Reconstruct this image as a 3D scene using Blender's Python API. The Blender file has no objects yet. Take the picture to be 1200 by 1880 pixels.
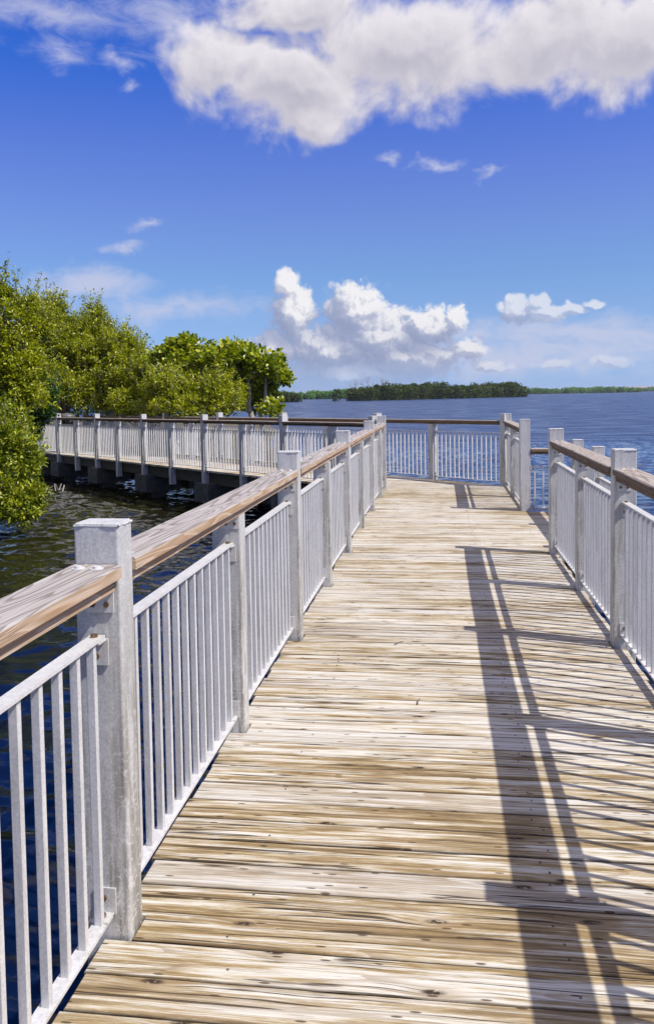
import bpy, math, random
import numpy as np
from mathutils import Vector, Matrix
R = math.radians
SC = bpy.context.scene
COL = SC.collection

# ------------------------------------------------------------------ camera
CAMZ = 1.595
PITCH, YAW, ROLL = 0.0499, 0.1354, -0.0159
def camera():
    cy, sy, cp, sp = math.cos(YAW), math.sin(YAW), math.cos(PITCH), math.sin(PITCH)
    f = Vector((-sy*cp, cy*cp, -sp)); r = Vector((cy, sy, 0)); u = r.cross(f)
    cr, sr = math.cos(ROLL), math.sin(ROLL)
    r2 = cr*r + sr*u; u2 = -sr*r + cr*u
    cd = bpy.data.cameras.new('camera'); cam = bpy.data.objects.new('camera', cd); COL.objects.link(cam)
    m = Matrix((( r2.x, u2.x, -f.x, 0), (r2.y, u2.y, -f.y, 0), (r2.z, u2.z, -f.z, CAMZ), (0, 0, 0, 1)))
    cam.matrix_world = m
    cd.sensor_fit = 'VERTICAL'; cd.sensor_height = 36; cd.sensor_width = 36*0.638
    cd.lens = 36*1545.1/1880
    cd.shift_y = -137.5/1880
    cd.clip_start = 0.05; cd.clip_end = 20000
    SC.camera = cam
camera()

# ------------------------------------------------------------------ light and exposure
SUN_EL, SUN_AZ = 52.0, 108.5          # azimuth clockwise from +Y
SC.view_settings.view_transform = 'Standard'; SC.view_settings.look = 'None'
SC.view_settings.exposure = 0.15; SC.view_settings.gamma = 1.0
SC.view_settings.use_curve_mapping = False
sd = bpy.data.lights.new('sun', 'SUN'); sd.energy = 5.0; sd.angle = R(0.5); sd.color = (1.0, 0.95, 0.87)
so = bpy.data.objects.new('sun', sd); COL.objects.link(so)
sdir = Vector((math.sin(R(SUN_AZ))*math.cos(R(SUN_EL)), math.cos(R(SUN_AZ))*math.cos(R(SUN_EL)), math.sin(R(SUN_EL))))
so.rotation_euler = sdir.to_track_quat('Z', 'Y').to_euler()
so.location = (6, -2, 9)
SC.render.engine = 'CYCLES'
SC.cycles.max_bounces = 6; SC.cycles.diffuse_bounces = 3; SC.cycles.glossy_bounces = 3
SC.cycles.transmission_bounces = 4; SC.cycles.transparent_max_bounces = 6; SC.cycles.volume_bounces = 0
SC.cycles.caustics_reflective = False; SC.cycles.caustics_refractive = False
SC.cycles.use_denoising = True

# ------------------------------------------------------------------ node helper
class NT:
    def __init__(s, tree): s.t = tree
    def n(s, typ, **kw):
        nd = s.t.nodes.new('ShaderNode'+typ)
        for k, v in kw.items():
            if k.startswith('_'): setattr(nd, k[1:], v); continue
            key = int(k[1:]) if k[0] == 'i' and k[1:].isdigit() else k.replace('__', ' ')
            s.put(nd.inputs[key], v)
        return nd
    def put(s, sock, v):
        if isinstance(v, bpy.types.NodeSocket): s.t.links.new(v, sock)
        elif isinstance(v, bpy.types.Node): s.t.links.new(v.outputs[0], sock)
        else:
            if hasattr(sock.default_value, '__len__') and sock.type == 'RGBA' and len(v) == 3: v = (*v, 1)
            sock.default_value = v
    def m(s, op, a, b=0.0, c=0.0, clamp=False):
        nd = s.n('Math', _operation=op, i0=a, i1=b, i2=c); nd.use_clamp = clamp; return nd.outputs[0]
    def v(s, op, a, b=(0, 0, 0)):
        return s.n('VectorMath', _operation=op, i0=a, i1=b).outputs[0]
    def sstep(s, x, lo, hi):
        nd = s.n('MapRange', _interpolation_type='SMOOTHSTEP', i0=x, i1=lo, i2=hi, i3=0.0, i4=1.0); return nd.outputs[0]
    def lin(s, x, lo, hi, a=0.0, b=1.0):
        return s.n('MapRange', i0=x, i1=lo, i2=hi, i3=a, i4=b).outputs[0]
    def mix(s, fac, a, b, mode='MIX'):
        nd = s.n('Mix', _data_type='RGBA', _blend_type=mode); nd.clamp_factor = True
        s.put(nd.inputs[0], fac); s.put(nd.inputs[6], a); s.put(nd.inputs[7], b); return nd.outputs[2]
    def noise(s, vec, scale, detail=4, rough=0.55, dist=0.0, dim='3D'):
        return s.n('TexNoise', _noise_dimensions=dim, Vector=vec, Scale=scale, Detail=detail, Roughness=rough, Distortion=dist).outputs[0]
    def ramp(s, x, stops):
        nd = s.n('ValToRGB', i0=x); e = nd.color_ramp.elements
        while len(e) < len(stops): e.new(0.5)
        for el, (p, c) in zip(e, stops): el.position = p; el.color = (*c, 1)
        return nd.outputs[0]
    def bump(s, h, strength, dist, normal=None):
        nd = s.n('Bump', Height=h, Strength=strength, Distance=dist)
        if normal is not None: s.put(nd.inputs['Normal'], normal)
        return nd.outputs[0]

def new_mat(name):
    m = bpy.data.materials.new(name); m.use_nodes = True; m.node_tree.nodes.clear()
    t = NT(m.node_tree); out = t.n('OutputMaterial'); return m, t, out
def principled(t, out, **kw):
    p = t.n('BsdfPrincipled', **kw); t.put(out.inputs['Surface'], p.outputs[0]); return p

# ------------------------------------------------------------------ sky
def build_world():
    w = bpy.data.worlds.new('World'); SC.world = w; w.use_nodes = True
    w.node_tree.nodes.clear(); t = NT(w.node_tree)
    out = t.n('OutputWorld')
    D = t.n('TexCoord').outputs['Generated']
    sx = t.n('SeparateXYZ', i0=D)
    zc = t.m('SQRT', t.m('ADD', t.m('MULTIPLY', sx.outputs[2], sx.outputs[2]), 0.016))   # no dark band at and below the horizon
    Dc = t.n('CombineXYZ', i0=sx.outputs[0], i1=sx.outputs[1], i2=zc).outputs[0]
    sky = t.n('TexSky', _sky_type='NISHITA', _sun_disc=False)
    t.t.links.new(Dc, sky.inputs[0]); sky.sun_elevation = R(SUN_EL); sky.sun_rotation = R(SUN_AZ)
    sky.altitude = 0; sky.air_density = 1.0; sky.dust_density = 0.35; sky.ozone_density = 2.2
    # azimuth measured from the line of sight of the boardwalk, elevation, in "milliradians/100"
    az = t.m('ARCTAN2', sx.outputs[0], sx.outputs[1])
    az = t.m('ADD', az, YAW)                       # 0 = camera heading
    el = t.m('ARCSINE', sx.outputs[2])
    c = t.n('HueSaturation', Hue=0.5, Saturation=t.lin(el, 0.02, 0.36, 1.04, 1.46), Value=0.97, Color=sky).outputs[0]
    c = t.mix(1.0, c, t.mix(t.lin(el, 0.14, 0.38), (0.98, 1.02, 1.28), (1.95, 0.93, 1.60)), 'MULTIPLY')   # colour of the air, violet up high
    P = t.n('CombineXYZ', i0=az, i1=el, i2=0.0).outputs[0]

    def field(vec, blobs):
        s = t.n('SeparateXYZ', i0=vec); X, Y = s.outputs[0], s.outputs[1]
        tot = None
        for (a, e, ra, re, *wt) in blobs:
            dx = t.m('MULTIPLY', t.m('SUBTRACT', X, a), 1/ra); dy = t.m('MULTIPLY', t.m('SUBTRACT', Y, e), 1/re)
            d = t.m('ADD', t.m('MULTIPLY', dx, dx), t.m('MULTIPLY', dy, dy))
            g = t.m('SUBTRACT', 1.0-(wt[0] if wt else 0.0), t.m('SQRT', d))
            tot = g if tot is None else t.m('SMOOTH_MAX', tot, g, 0.12)
        return tot
    def px(lst):       # picture measurements turned into azimuth / elevation
        r = []
        for (x, y, rx, ry, *wt) in lst:
            a = math.atan((x-600)/1545); e = math.atan((725-0.0159*(x-600)-y)/1545*math.cos(a))
            r.append((a, e, rx/1545, ry/1545, *wt))
        return r
    def warp(vec, scale, amt, detail=4):
        c_ = t.n('TexNoise', _noise_dimensions='3D', Vector=vec, Scale=scale, Detail=detail, Roughness=0.6).outputs[1]
        return t.v('ADD', vec, t.v('MULTIPLY', t.v('SUBTRACT', c_, (0.5, 0.5, 0.5)), (amt, amt, 0)))
    # --- big soft cloud overhead, broken cloud elsewhere, and unseen high cover added to whiten the fill
    big = px([(430, 110, 110, 75), (560, 180, 170, 95), (760, 90, 300, 115), (1000, 90, 240, 100), (1180, 100, 220, 90),
              (570, 240, 95, 45), (560, 10, 200, 60), (1480, 60, 260, 120)])
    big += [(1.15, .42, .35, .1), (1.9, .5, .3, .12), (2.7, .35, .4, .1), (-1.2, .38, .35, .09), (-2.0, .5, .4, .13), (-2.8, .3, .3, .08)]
    over = t.m('MULTIPLY', t.sstep(el, 0.50, 0.75), 1.16)  # heavy cover above the view, added to neutralise the blue shadow fill
    def dens_big(vec):
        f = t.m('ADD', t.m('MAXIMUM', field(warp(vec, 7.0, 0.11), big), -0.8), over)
        n1 = t.noise(vec, 11.0, 10, 0.60, 0.3)
        n2 = t.noise(t.v('ADD', vec, (3.1, 1.7, 0)), 3.6, 3, 0.5)
        n = t.m('ADD', t.m('MULTIPLY', t.m('SUBTRACT', n1, 0.5), 1.9), t.m('MULTIPLY', t.m('SUBTRACT', n2, 0.5), 0.5))
        return t.m('ADD', t.m('MULTIPLY', f, 1.25), n)
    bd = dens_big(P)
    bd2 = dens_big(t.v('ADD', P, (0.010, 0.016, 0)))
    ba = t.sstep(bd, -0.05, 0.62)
    blit = t.lin(t.m('SUBTRACT', bd, bd2), -0.26, 0.30)
    btone = t.m('ADD', t.m('MULTIPLY', blit, 0.5), t.m('MULTIPLY', t.sstep(bd, 1.5, 0.4), 0.45))
    bcol = t.ramp(btone, [(0.0, (0.47, 0.47, 0.56)), (0.35, (0.60, 0.59, 0.66)), (0.70, (0.77, 0.755, 0.79)), (1.0, (0.93, 0.91, 0.92))])
    # --- towering cumulus low over the water
    cum = px([(533, 522, 32, 36), (542, 575, 52, 70), (505, 645, 60, 60), (655, 572, 76, 72), (700, 622, 125, 80), (605, 645, 110, 70), (640, 690, 190, 50),
              (785, 602, 65, 50), (838, 585, 28, 30), (750, 660, 140, 50), (950, 568, 40, 32, .04), (985, 556, 34, 24, .10), (1000, 576, 60, 24, .06), (1050, 568, 40, 16, .18), (1090, 557, 30, 12, .26), (900, 672, 90, 24, .36), (1010, 670, 80, 22, .36),
              (1130, 666, 90, 24, .36), (860, 640, 60, 30, .1), (280, 655, 28, 22, .25), (360, 632, 24, 18, .25), (165, 640, 50, 20, .3)])
    cum += [(.55, .05, .12, .03), (.8, .07, .1, .05), (1.3, .05, .2, .04), (-.7, .06, .12, .05), (-1.2, .05, .2, .04), (2.0, .06, .2, .05), (-2.2, .06, .25, .05), (3.0, .05, .2, .04), (-3.0, .05, .2, .04)]
    Pw = warp(P, 30.0, 0.020, 3)
    def dens_cum(vec):
        f = field(vec, cum)
        vo = t.n('TexVoronoi', _feature='SMOOTH_F1', _voronoi_dimensions='2D', Vector=vec, Scale=52.0, Detail=3.0, Roughness=0.6, Smoothness=0.5).outputs[0]
        n1 = t.noise(vec, 46.0, 8, 0.6, 0.2)
        n = t.m('ADD', t.m('MULTIPLY', t.m('SUBTRACT', n1, 0.5), 0.80), t.m('MULTIPLY', t.m('SUBTRACT', 0.42, vo), 0.55))
        return f, t.m('ADD', t.m('MULTIPLY', f, 1.7), n)
    cf, cd = dens_cum(Pw); cf2, cd2 = dens_cum(t.v('ADD', Pw, (0.0040, 0.0060, 0)))
    cf3 = field(t.v('ADD', Pw, (0.016, 0.024, 0)), cum)
    ca = t.sstep(cd, -0.14, 0.46)
    # distant bases dissolve into the pale air over the water
    ca = t.m('MULTIPLY', ca, t.m('MULTIPLY', t.lin(el, 0.012, 0.045, 0.35, 0.95), t.lin(az, 0.17, 0.23, 1.0, 0.66)))
    clit = t.lin(t.m('SUBTRACT', cd, cd2), -0.22, 0.26)
    cbig = t.lin(t.m('SUBTRACT', cf, cf3), -0.15, 0.55)
    ctone = t.m('ADD', t.m('MULTIPLY', clit, 0.34), t.m('ADD', t.m('MULTIPLY', cbig, 0.46), t.lin(el, 0.03, 0.14, -0.04, 0.16)))
    ccol = t.ramp(ctone, [(0.0, (0.31, 0.36, 0.54)), (0.32, (0.385, 0.43, 0.60)), (0.50, (0.50, 0.53, 0.67)), (0.66, (0.72, 0.73, 0.80)), (0.88, (1.0, 0.98, 0.97))])
    # --- thin wisps
    wis = px([(168, 522, 92, 28, -.42), (330, 565, 210, 32), (280, 425, 42, 12), (228, 458, 40, 9), (800, 302, 46, 11), (722, 292, 26, 9), (905, 318, 36, 8),
              (140, 105, 60, 32, .15), (235, 130, 40, 16, .1), (250, 165, 28, 14, .1), (1060, 612, 300, 30, -.22), (960, 655, 360, 34, -.25), (120, 40, 260, 44, .12), (330, 60, 140, 60, .1), (860, 620, 200, 26)])
    wis += [(.9, .2, .3, .03), (-.9, .25, .3, .04), (1.6, .3, .3, .04), (-1.7, .2, .3, .04), (2.6, .2, .3, .04)]
    wf = t.m('MAXIMUM', field(warp(P, 16.0, 0.055, 5), wis), -1.0)
    Ps = t.v('MULTIPLY', P, (1.0, 2.4, 1.0))
    wn = t.noise(Ps, 20.0, 9, 0.64, 0.8)
    wd = t.m('ADD', t.m('MULTIPLY', wf, 0.9), t.m('MULTIPLY', t.m('SUBTRACT', wn, 0.5), 1.8))
    wa = t.m('MULTIPLY', t.sstep(wd, -0.20, 1.15), 0.70)
    K = 8.6                                         # cloud radiance before the background strength
    col = t.mix(wa, c, tuple(K*x for x in (0.66, 0.67, 0.83)))
    col = t.mix(ca, col, t.mix(1.0, ccol, (K*0.98, K*0.98, K), 'MULTIPLY'))
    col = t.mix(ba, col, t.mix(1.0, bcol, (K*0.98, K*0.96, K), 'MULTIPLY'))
    bg = t.n('Background', Color=col, Strength=0.10)
    t.put(out.inputs['Surface'], bg.outputs[0])
    w.cycles.sampling_method = 'MANUAL'; w.cycles.sample_map_resolution = 512
build_world()

# ------------------------------------------------------------------ materials
def wood_deck():
    m, t, out = new_mat('weathered_deck_board')
    oi = t.n('ObjectInfo').outputs['Random']
    o2 = t.m('FRACT', t.m('MULTIPLY', oi, 57.31)); o3 = t.m('FRACT', t.m('MULTIPLY', oi, 191.7))
    tc = t.n('TexCoord').outputs['Object']
    off = t.n('CombineXYZ', i0=t.m('MULTIPLY', oi, 91.0), i1=t.m('MULTIPLY', oi, 37.0), i2=t.m('MULTIPLY', oi, 53.0)).outputs[0]
    p = t.v('ADD', tc, off)
    pos = t.n('NewGeometry').outputs['Position']
    warp = t.noise(t.v('MULTIPLY', p, (1.3, 4, 1)), 1.0, 3)
    # knots bend the grain round themselves
    kn = t.n('TexVoronoi', _voronoi_dimensions='2D', Vector=t.v('MULTIPLY', p, (2.1, 6.5, 1)), Scale=1.0)
    kd = kn.outputs['Distance']
    kpick = t.m('GREATER_THAN', t.n('SeparateColor', Color=kn.outputs['Color']).outputs[0], 0.68)
    kinf = t.m('MULTIPLY', t.sstep(kd, 0.34, 0.0), kpick)
    py = t.m('ADD', t.m('MULTIPLY', t.m('SUBTRACT', warp, 0.5), 0.022), t.m('MULTIPLY', kinf, 0.012))
    pw = t.v('ADD', p, t.n('CombineXYZ', i0=0.0, i1=py, i2=0.0).outputs[0])
    fib = t.noise(t.v('MULTIPLY', pw, (4.5, 210, 30)), 1.0, 4, 0.65)               # fibres
    line = t.noise(t.v('MULTIPLY', pw, (1.1, 95, 20)), 1.0, 3, 0.55)              # long soft early-wood lines
    thin = t.noise(t.v('MULTIPLY', pw, (0.95, 150, 20)), 1.0, 2, 0.5)             # long thin dark lines
    rings = t.m('FRACT', t.m('MULTIPLY', t.noise(t.v('MULTIPLY', pw, (0.33, 7.0, 4)), 1.0, 2, 0.4), 13.0))
    ringl = t.m('MULTIPLY', t.sstep(rings, 0.70, 0.97), t.sstep(rings, 1.0, 0.985))
    stain = t.noise(t.v('MULTIPLY', pw, (1.3, 22.0, 5)), 1.0, 8, 0.72)
    blot = t.noise(t.v('MULTIPLY', p, (5.0, 30.0, 5)), 1.0, 6, 0.68)
    wear = t.noise(t.v('MULTIPLY', pos, (0.75, 0.5, 1)), 1.0, 4, 0.6)
    near = t.lin(t.n('SeparateXYZ', i0=pos).outputs[1], 4.4, 2.2, 0.0, 0.06)      # browner wear towards the near end of the deck
    st = t.m('ADD', stain, t.m('MULTIPLY', t.m('SUBTRACT', wear, 0.5), 0.42))
    st = t.m('ADD', st, t.m('MULTIPLY', t.m('SUBTRACT', o2, 0.62), 0.13))
    st = t.m('ADD', st, t.m('MULTIPLY', t.m('SUBTRACT', blot, 0.5), 0.32))
    st = t.m('ADD', st, t.m('MULTIPLY', t.m('SUBTRACT', line, 0.5), 0.30))
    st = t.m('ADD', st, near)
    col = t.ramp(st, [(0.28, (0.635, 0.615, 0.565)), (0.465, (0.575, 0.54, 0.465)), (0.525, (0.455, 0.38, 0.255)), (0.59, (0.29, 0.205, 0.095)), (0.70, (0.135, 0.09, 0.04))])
    grey = t.mix(0.75, col, (0.50, 0.485, 0.465))
    col = t.mix(t.m('MULTIPLY', t.sstep(o3, 0.62, 0.95), 0.6), col, grey)
    col = t.mix(t.m('MULTIPLY', t.sstep(line, 0.46, 0.34), 0.32), col, (0.69, 0.665, 0.615))
    col = t.mix(t.m('MULTIPLY', t.sstep(thin, 0.57, 0.63), 0.46), col, (0.19, 0.135, 0.08))
    col = t.mix(t.m('MULTIPLY', t.sstep(thin, 0.36, 0.30), 0.40), col, (0.25, 0.19, 0.12))
    col = t.mix(t.m('MULTIPLY', t.sstep(fib, 0.47, 0.37), 0.55), col, (0.22, 0.165, 0.10))
    col = t.mix(t.m('MULTIPLY', ringl, 0.55), col, (0.24, 0.165, 0.09))
    ax = t.m('ABSOLUTE', t.n('SeparateXYZ', i0=tc).outputs[1])
    grime_gap_shade = t.m('MULTIPLY', t.sstep(ax, 0.0650, 0.0692), t.lin(blot, 0.30, 0.6, 0.55, 0.92))  # dirty board edges, darkened further to paint in wider gap shade
    col = t.mix(grime_gap_shade, col, (0.065, 0.045, 0.026))
    # checks: thin dark splits along the grain
    ck = t.noise(t.v('MULTIPLY', pw, (0.55, 26, 6)), 1.0, 2, 0.45)
    gate = t.sstep(t.noise(t.v('MULTIPLY', p, (1.6, 12, 3)), 1.0, 3, 0.6), 0.47, 0.54)
    cr = t.m('MULTIPLY', t.sstep(t.m('ABSOLUTE', t.m('SUBTRACT', ck, 0.5)), 0.022, 0.008), gate)
    col = t.mix(t.m('MULTIPLY', cr, 0.92), col, (0.045, 0.030, 0.018))
    # knots
    core = t.m('MULTIPLY', t.sstep(kd, 0.095, 0.035), kpick); halo = t.m('MULTIPLY', t.sstep(kd, 0.26, 0.06), kpick)
    col = t.mix(t.m('MULTIPLY', halo, 0.5), col, (0.29, 0.205, 0.11))
    knn = t.noise(t.v('MULTIPLY', p, (60, 120, 1)), 1.0, 3)
    col = t.mix(t.m('MULTIPLY', core, t.lin(knn, 0.30, 0.5)), col, (0.045, 0.03, 0.02))
    # short dark pits and rust flecks
    pit = t.n('TexVoronoi', _voronoi_dimensions='2D', Vector=t.v('MULTIPLY', p, (11, 46, 1)), Scale=1.0)
    pk = t.m('MULTIPLY', t.m('GREATER_THAN', t.n('SeparateColor', Color=pit.outputs['Color']).outputs[1], 0.90), t.sstep(pit.outputs['Distance'], 0.22, 0.12))
    col = t.mix(t.m('MULTIPLY', pk, 0.85), col, (0.06, 0.035, 0.018))
    h = t.m('SUBTRACT', t.m('ADD', t.m('MULTIPLY', fib, 0.5), t.m('MULTIPLY', line, 0.6)), t.m('ADD', t.m('MULTIPLY', cr, 1.6), t.m('MULTIPLY', core, 0.5)))
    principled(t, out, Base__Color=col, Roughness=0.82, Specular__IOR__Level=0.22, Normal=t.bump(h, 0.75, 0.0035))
    return m

def wood_rail(name, base, dark, light, ringamt, rough=0.75):
    m, t, out = new_mat(name)
    oi = t.n('ObjectInfo').outputs['Random']
    tc = t.n('TexCoord').outputs['Object']
    off = t.n('CombineXYZ', i0=t.m('MULTIPLY', oi, 71.0), i1=t.m('MULTIPLY', oi, 29.0), i2=t.m('MULTIPLY', oi, 43.0)).outputs[0]
    p = t.v('ADD', tc, off)
    big = t.noise(t.v('MULTIPLY', p, (0.8, 7.0, 9.0)), 1.0, 2, 0.45, 0.4)
    rings = t.m('FRACT', t.m('MULTIPLY', big, 15.0))
    rl = t.m('MULTIPLY', t.sstep(rings, 0.45, 0.9), t.sstep(rings, 1.0, 0.93))
    fine = t.noise(t.v('MULTIPLY', p, (3.5, 150, 150)), 1.0, 4, 0.6)
    blot = t.noise(t.v('MULTIPLY', p, (1.2, 6, 6)), 1.0, 4)
    kn = t.n('TexVoronoi', _voronoi_dimensions='3D', Vector=t.v('MULTIPLY', p, (1.6, 6, 9)), Scale=1.0).outputs['Distance']
    col = t.mix(t.lin(blot, 0.3, 0.7), base, light)
    col = t.mix(t.m('MULTIPLY', rl, ringamt), col, dark)
    col = t.mix(t.lin(fine, 0.6, 0.35, 0.0, 0.45), col, dark)
    ck = t.noise(t.v('MULTIPLY', p, (0.8, 34, 30)), 1.0, 3, 0.5)
    cr = t.m('MULTIPLY', t.sstep(t.m('ABSOLUTE', t.m('SUBTRACT', ck, 0.5)), 0.014, 0.003), t.sstep(blot, 0.46, 0.56))
    col = t.mix(t.m('MULTIPLY', cr, 0.8), col, (0.10, 0.075, 0.06))
    col = t.mix(t.m('MULTIPLY', t.sstep(kn, 0.13, 0.04), 0.8), col, (0.12, 0.08, 0.05))
    h = t.m('SUBTRACT', t.m('ADD', t.m('MULTIPLY', fine, 0.6), t.m('MULTIPLY', rl, -0.5)), cr)
    principled(t, out, Base__Color=col, Roughness=rough, Specular__IOR__Level=0.25, Normal=t.bump(h, 0.6, 0.003))
    return m

def galvanised(name, lo, hi, stain=0.5):
    m, t, out = new_mat(name)
    oi = t.n('ObjectInfo').outputs['Random']
    tc = t.n('TexCoord').outputs['Object']
    p = t.v('ADD', tc, t.n('CombineXYZ', i0=t.m('MULTIPLY', oi, 31.0), i1=t.m('MULTIPLY', oi, 17.0), i2=t.m('MULTIPLY', oi, 23.0)).outputs[0])
    sp = t.n('TexVoronoi', Vector=p, Scale=170.0).outputs['Color']
    spv = t.n('SeparateColor', Color=sp).outputs[0]
    cl = t.noise(p, 7.0, 5, 0.6)
    col = t.mix(t.m('ADD', t.m('MULTIPLY', spv, 0.45), t.m('MULTIPLY', cl, 0.60)), lo, hi)
    run = t.noise(t.v('MULTIPLY', p, (22, 22, 2.2)), 1.0, 4, 0.6, 0.6)
    zz = t.n('SeparateXYZ', i0=tc).outputs[2]
    low = t.lin(zz, 0.95, 0.0, 0.25, 1.0)
    stn = t.m('MULTIPLY', t.m('MULTIPLY', t.sstep(run, 0.49, 0.63), low), stain)
    col = t.mix(stn, col, (0.27, 0.255, 0.22))
    wl = t.noise(p, 16.0, 3, 0.5, 1.2)
    ay = t.m('ABSOLUTE', t.n('SeparateXYZ', i0=tc).outputs[1])
    band = t.m('MULTIPLY', t.m('MULTIPLY', t.sstep(ay, 0.044, 0.058), t.sstep(t.noise(t.v('MULTIPLY', p, (30, 30, 4)), 1.0, 4, 0.6), 0.40, 0.60)), t.m('MULTIPLY', t.lin(zz, 1.05, 0.6), stain*0.62))
    col = t.mix(band, col, (0.24, 0.225, 0.195))
    line = t.m('MULTIPLY', t.m('MULTIPLY', t.sstep(t.m('ABSOLUTE', t.m('SUBTRACT', wl, 0.5)), 0.022, 0.006), low), stain*0.8)
    col = t.mix(line, col, (0.72, 0.72, 0.71))
    rough = t.lin(t.m('ADD', cl, t.m('MULTIPLY', spv, 0.2)), 0.3, 0.9, 0.38, 0.6)
    h = t.noise(p, 240.0, 2)
    principled(t, out, Base__Color=col, Metallic=0.22, Roughness=rough, Specular__IOR__Level=0.45, Normal=t.bump(h, 0.12, 0.0015))
    return m

def simple(name, c1, c2, scale, rough=0.7, metallic=0.0, bump=0.3, bd=0.01, stretch=(1, 1, 1)):
    m, t, out = new_mat(name)
    tc = t.n('TexCoord').outputs['Object']
    n = t.noise(t.v('MULTIPLY', tc, stretch), scale, 6, 0.6)
    col = t.mix(t.lin(n, 0.3, 0.7), c1, c2)
    principled(t, out, Base__Color=col, Roughness=rough, Metallic=metallic, Normal=t.bump(n, bump, bd))
    return m

def leaf_mat(name, cols, trans=0.35, rough=0.38, spec=0.5):
    m, t, out = new_mat(name)
    g = t.n('NewGeometry')
    rnd = g.outputs['Random Per Island']
    big = t.noise(g.outputs['Position'], 0.9, 3)
    f = t.m('ADD', t.m('MULTIPLY', rnd, 0.7), t.m('MULTIPLY', t.m('SUBTRACT', big, 0.35), 0.6))
    col = t.ramp(f, [(i/(len(cols)-1), c) for i, c in enumerate(cols)])
    p = t.n('BsdfPrincipled', Base__Color=col, Roughness=rough, Specular__IOR__Level=spec)
    tr = t.n('BsdfTranslucent', Color=t.mix(1.0, col, (1.5, 1.7, 0.5), 'MULTIPLY'))
    ms = t.n('MixShader', i0=trans, i1=p.outputs[0], i2=tr.outputs[0])
    t.put(out.inputs['Surface'], ms.outputs[0]); return m

def water_mat():
    m, t, out = new_mat('water_surface')
    pos = t.n('NewGeometry').outputs['Position']
    q = t.n('Mapping', Vector=pos, Rotation=(0, 0, R(20)), Scale=(0.55, 1.5, 1.0)).outputs[0]
    def ncol(vec, sc, det, ro, di):
        c = t.n('TexNoise', _noise_dimensions='2D', Vector=vec, Scale=sc, Detail=det, Roughness=ro, Distortion=di).outputs[1]
        return t.v('SUBTRACT', c, (0.5, 0.5, 0.5))
    a = ncol(q, 1.05, 3, 0.5, 0.8); b = ncol(t.v('ADD', q, (7.3, 2.1, 0)), 6.0, 3, 0.55, 0.5)
    n3 = t.noise(pos, 0.16, 3, 0.5)
    gust = t.lin(n3, 0.35, 0.65, 0.75, 1.2)          # cat's paws
    sx = t.n('SeparateXYZ', i0=pos)
    open_ = t.m('MAXIMUM', t.sstep(sx.outputs[1], 34.0, 48.0), t.sstep(t.m('ABSOLUTE', sx.outputs[0]), 11.0, 14.0))
    sl = t.v('ADD', t.v('MULTIPLY', a, (0.10, 0.18, 0)), t.v('MULTIPLY', b, (0.14, 0.22, 0)))
    swell = t.noise(t.v('MULTIPLY', pos, (0.22, 0.55, 0)), 1.0, 6, 0.62, 0.4)
    sl = t.n('VectorMath', _operation='SCALE', i0=sl); t.put(sl.inputs[3], gust); sl = sl.outputs[0]
    nrm = t.v('NORMALIZE', t.v('ADD', sl, t.n('NewGeometry').outputs['Normal']))
    rough = t.m('ADD', 0.06, t.m('MULTIPLY', open_, t.lin(swell, 0.34, 0.66, 0.10, 0.46)))
    sh = t.m('ADD', sx.outputs[0], t.m('MULTIPLY', sx.outputs[1], -0.12))
    shal = t.sstep(t.m('ADD', sh, t.m('MULTIPLY', t.m('SUBTRACT', n3, 0.5), 3.0)), -3.5, -9.5)
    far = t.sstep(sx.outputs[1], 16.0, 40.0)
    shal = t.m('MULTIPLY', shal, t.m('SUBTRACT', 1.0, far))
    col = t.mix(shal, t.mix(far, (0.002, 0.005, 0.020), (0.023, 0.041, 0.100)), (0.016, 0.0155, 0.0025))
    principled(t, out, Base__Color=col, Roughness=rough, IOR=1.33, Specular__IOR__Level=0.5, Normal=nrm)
    return m

M = {}
M['deck'] = wood_deck()
M['rail_top'] = wood_rail('bleached_rail_face', (0.37, 0.335, 0.315), (0.15, 0.125, 0.11), (0.51, 0.475, 0.45), 0.75)
M['rail_side'] = wood_rail('tan_rail_face', (0.33, 0.205, 0.11), (0.55, 0.44, 0.33), (0.42, 0.29, 0.18), 0.75)
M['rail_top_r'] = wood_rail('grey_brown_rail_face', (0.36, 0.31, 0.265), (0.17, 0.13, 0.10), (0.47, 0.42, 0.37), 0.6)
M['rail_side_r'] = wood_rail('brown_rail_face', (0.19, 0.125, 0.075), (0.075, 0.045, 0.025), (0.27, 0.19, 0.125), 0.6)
M['post'] = galvanised('galvanised_post', (0.40, 0.395, 0.38), (0.72, 0.715, 0.695), 1.0)
M['bar'] = galvanised('galvanised_bar', (0.52, 0.515, 0.505), (0.78, 0.775, 0.76), 0.25)
M['bolt'] = simple('bronzed_bolt', (0.16, 0.10, 0.05), (0.34, 0.23, 0.12), 60, 0.4, 0.8, 0.2, 0.001)
M['beam'] = simple('treated_beam', (0.030, 0.028, 0.018), (0.085, 0.072, 0.042), 5, 0.85, 0, 0.4, 0.01, (1, 6, 6))
M['concrete'] = simple('pile_concrete', (0.035, 0.034, 0.028), (0.10, 0.096, 0.085), 6, 0.9, 0, 0.4, 0.01)
M['bark'] = simple('pale_bark', (0.20, 0.17, 0.14), (0.50, 0.46, 0.41), 9, 0.85, 0, 0.5, 0.01, (1, 1, 3))
M['bark_dark'] = simple('brown_bark', (0.07, 0.055, 0.045), (0.20, 0.16, 0.13), 9, 0.85, 0, 0.5, 0.01, (1, 1, 3))
M['bare'] = simple('bare_grey_twig', (0.26, 0.23, 0.22), (0.40, 0.36, 0.34), 2, 0.9, 0, 0, 0.01)
M['mangrove'] = leaf_mat('mangrove_leaf', [(0.065, 0.088, 0.007), (0.22, 0.245, 0.012), (0.42, 0.42, 0.018), (0.68, 0.62, 0.08)], 0.32, 0.32)
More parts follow.
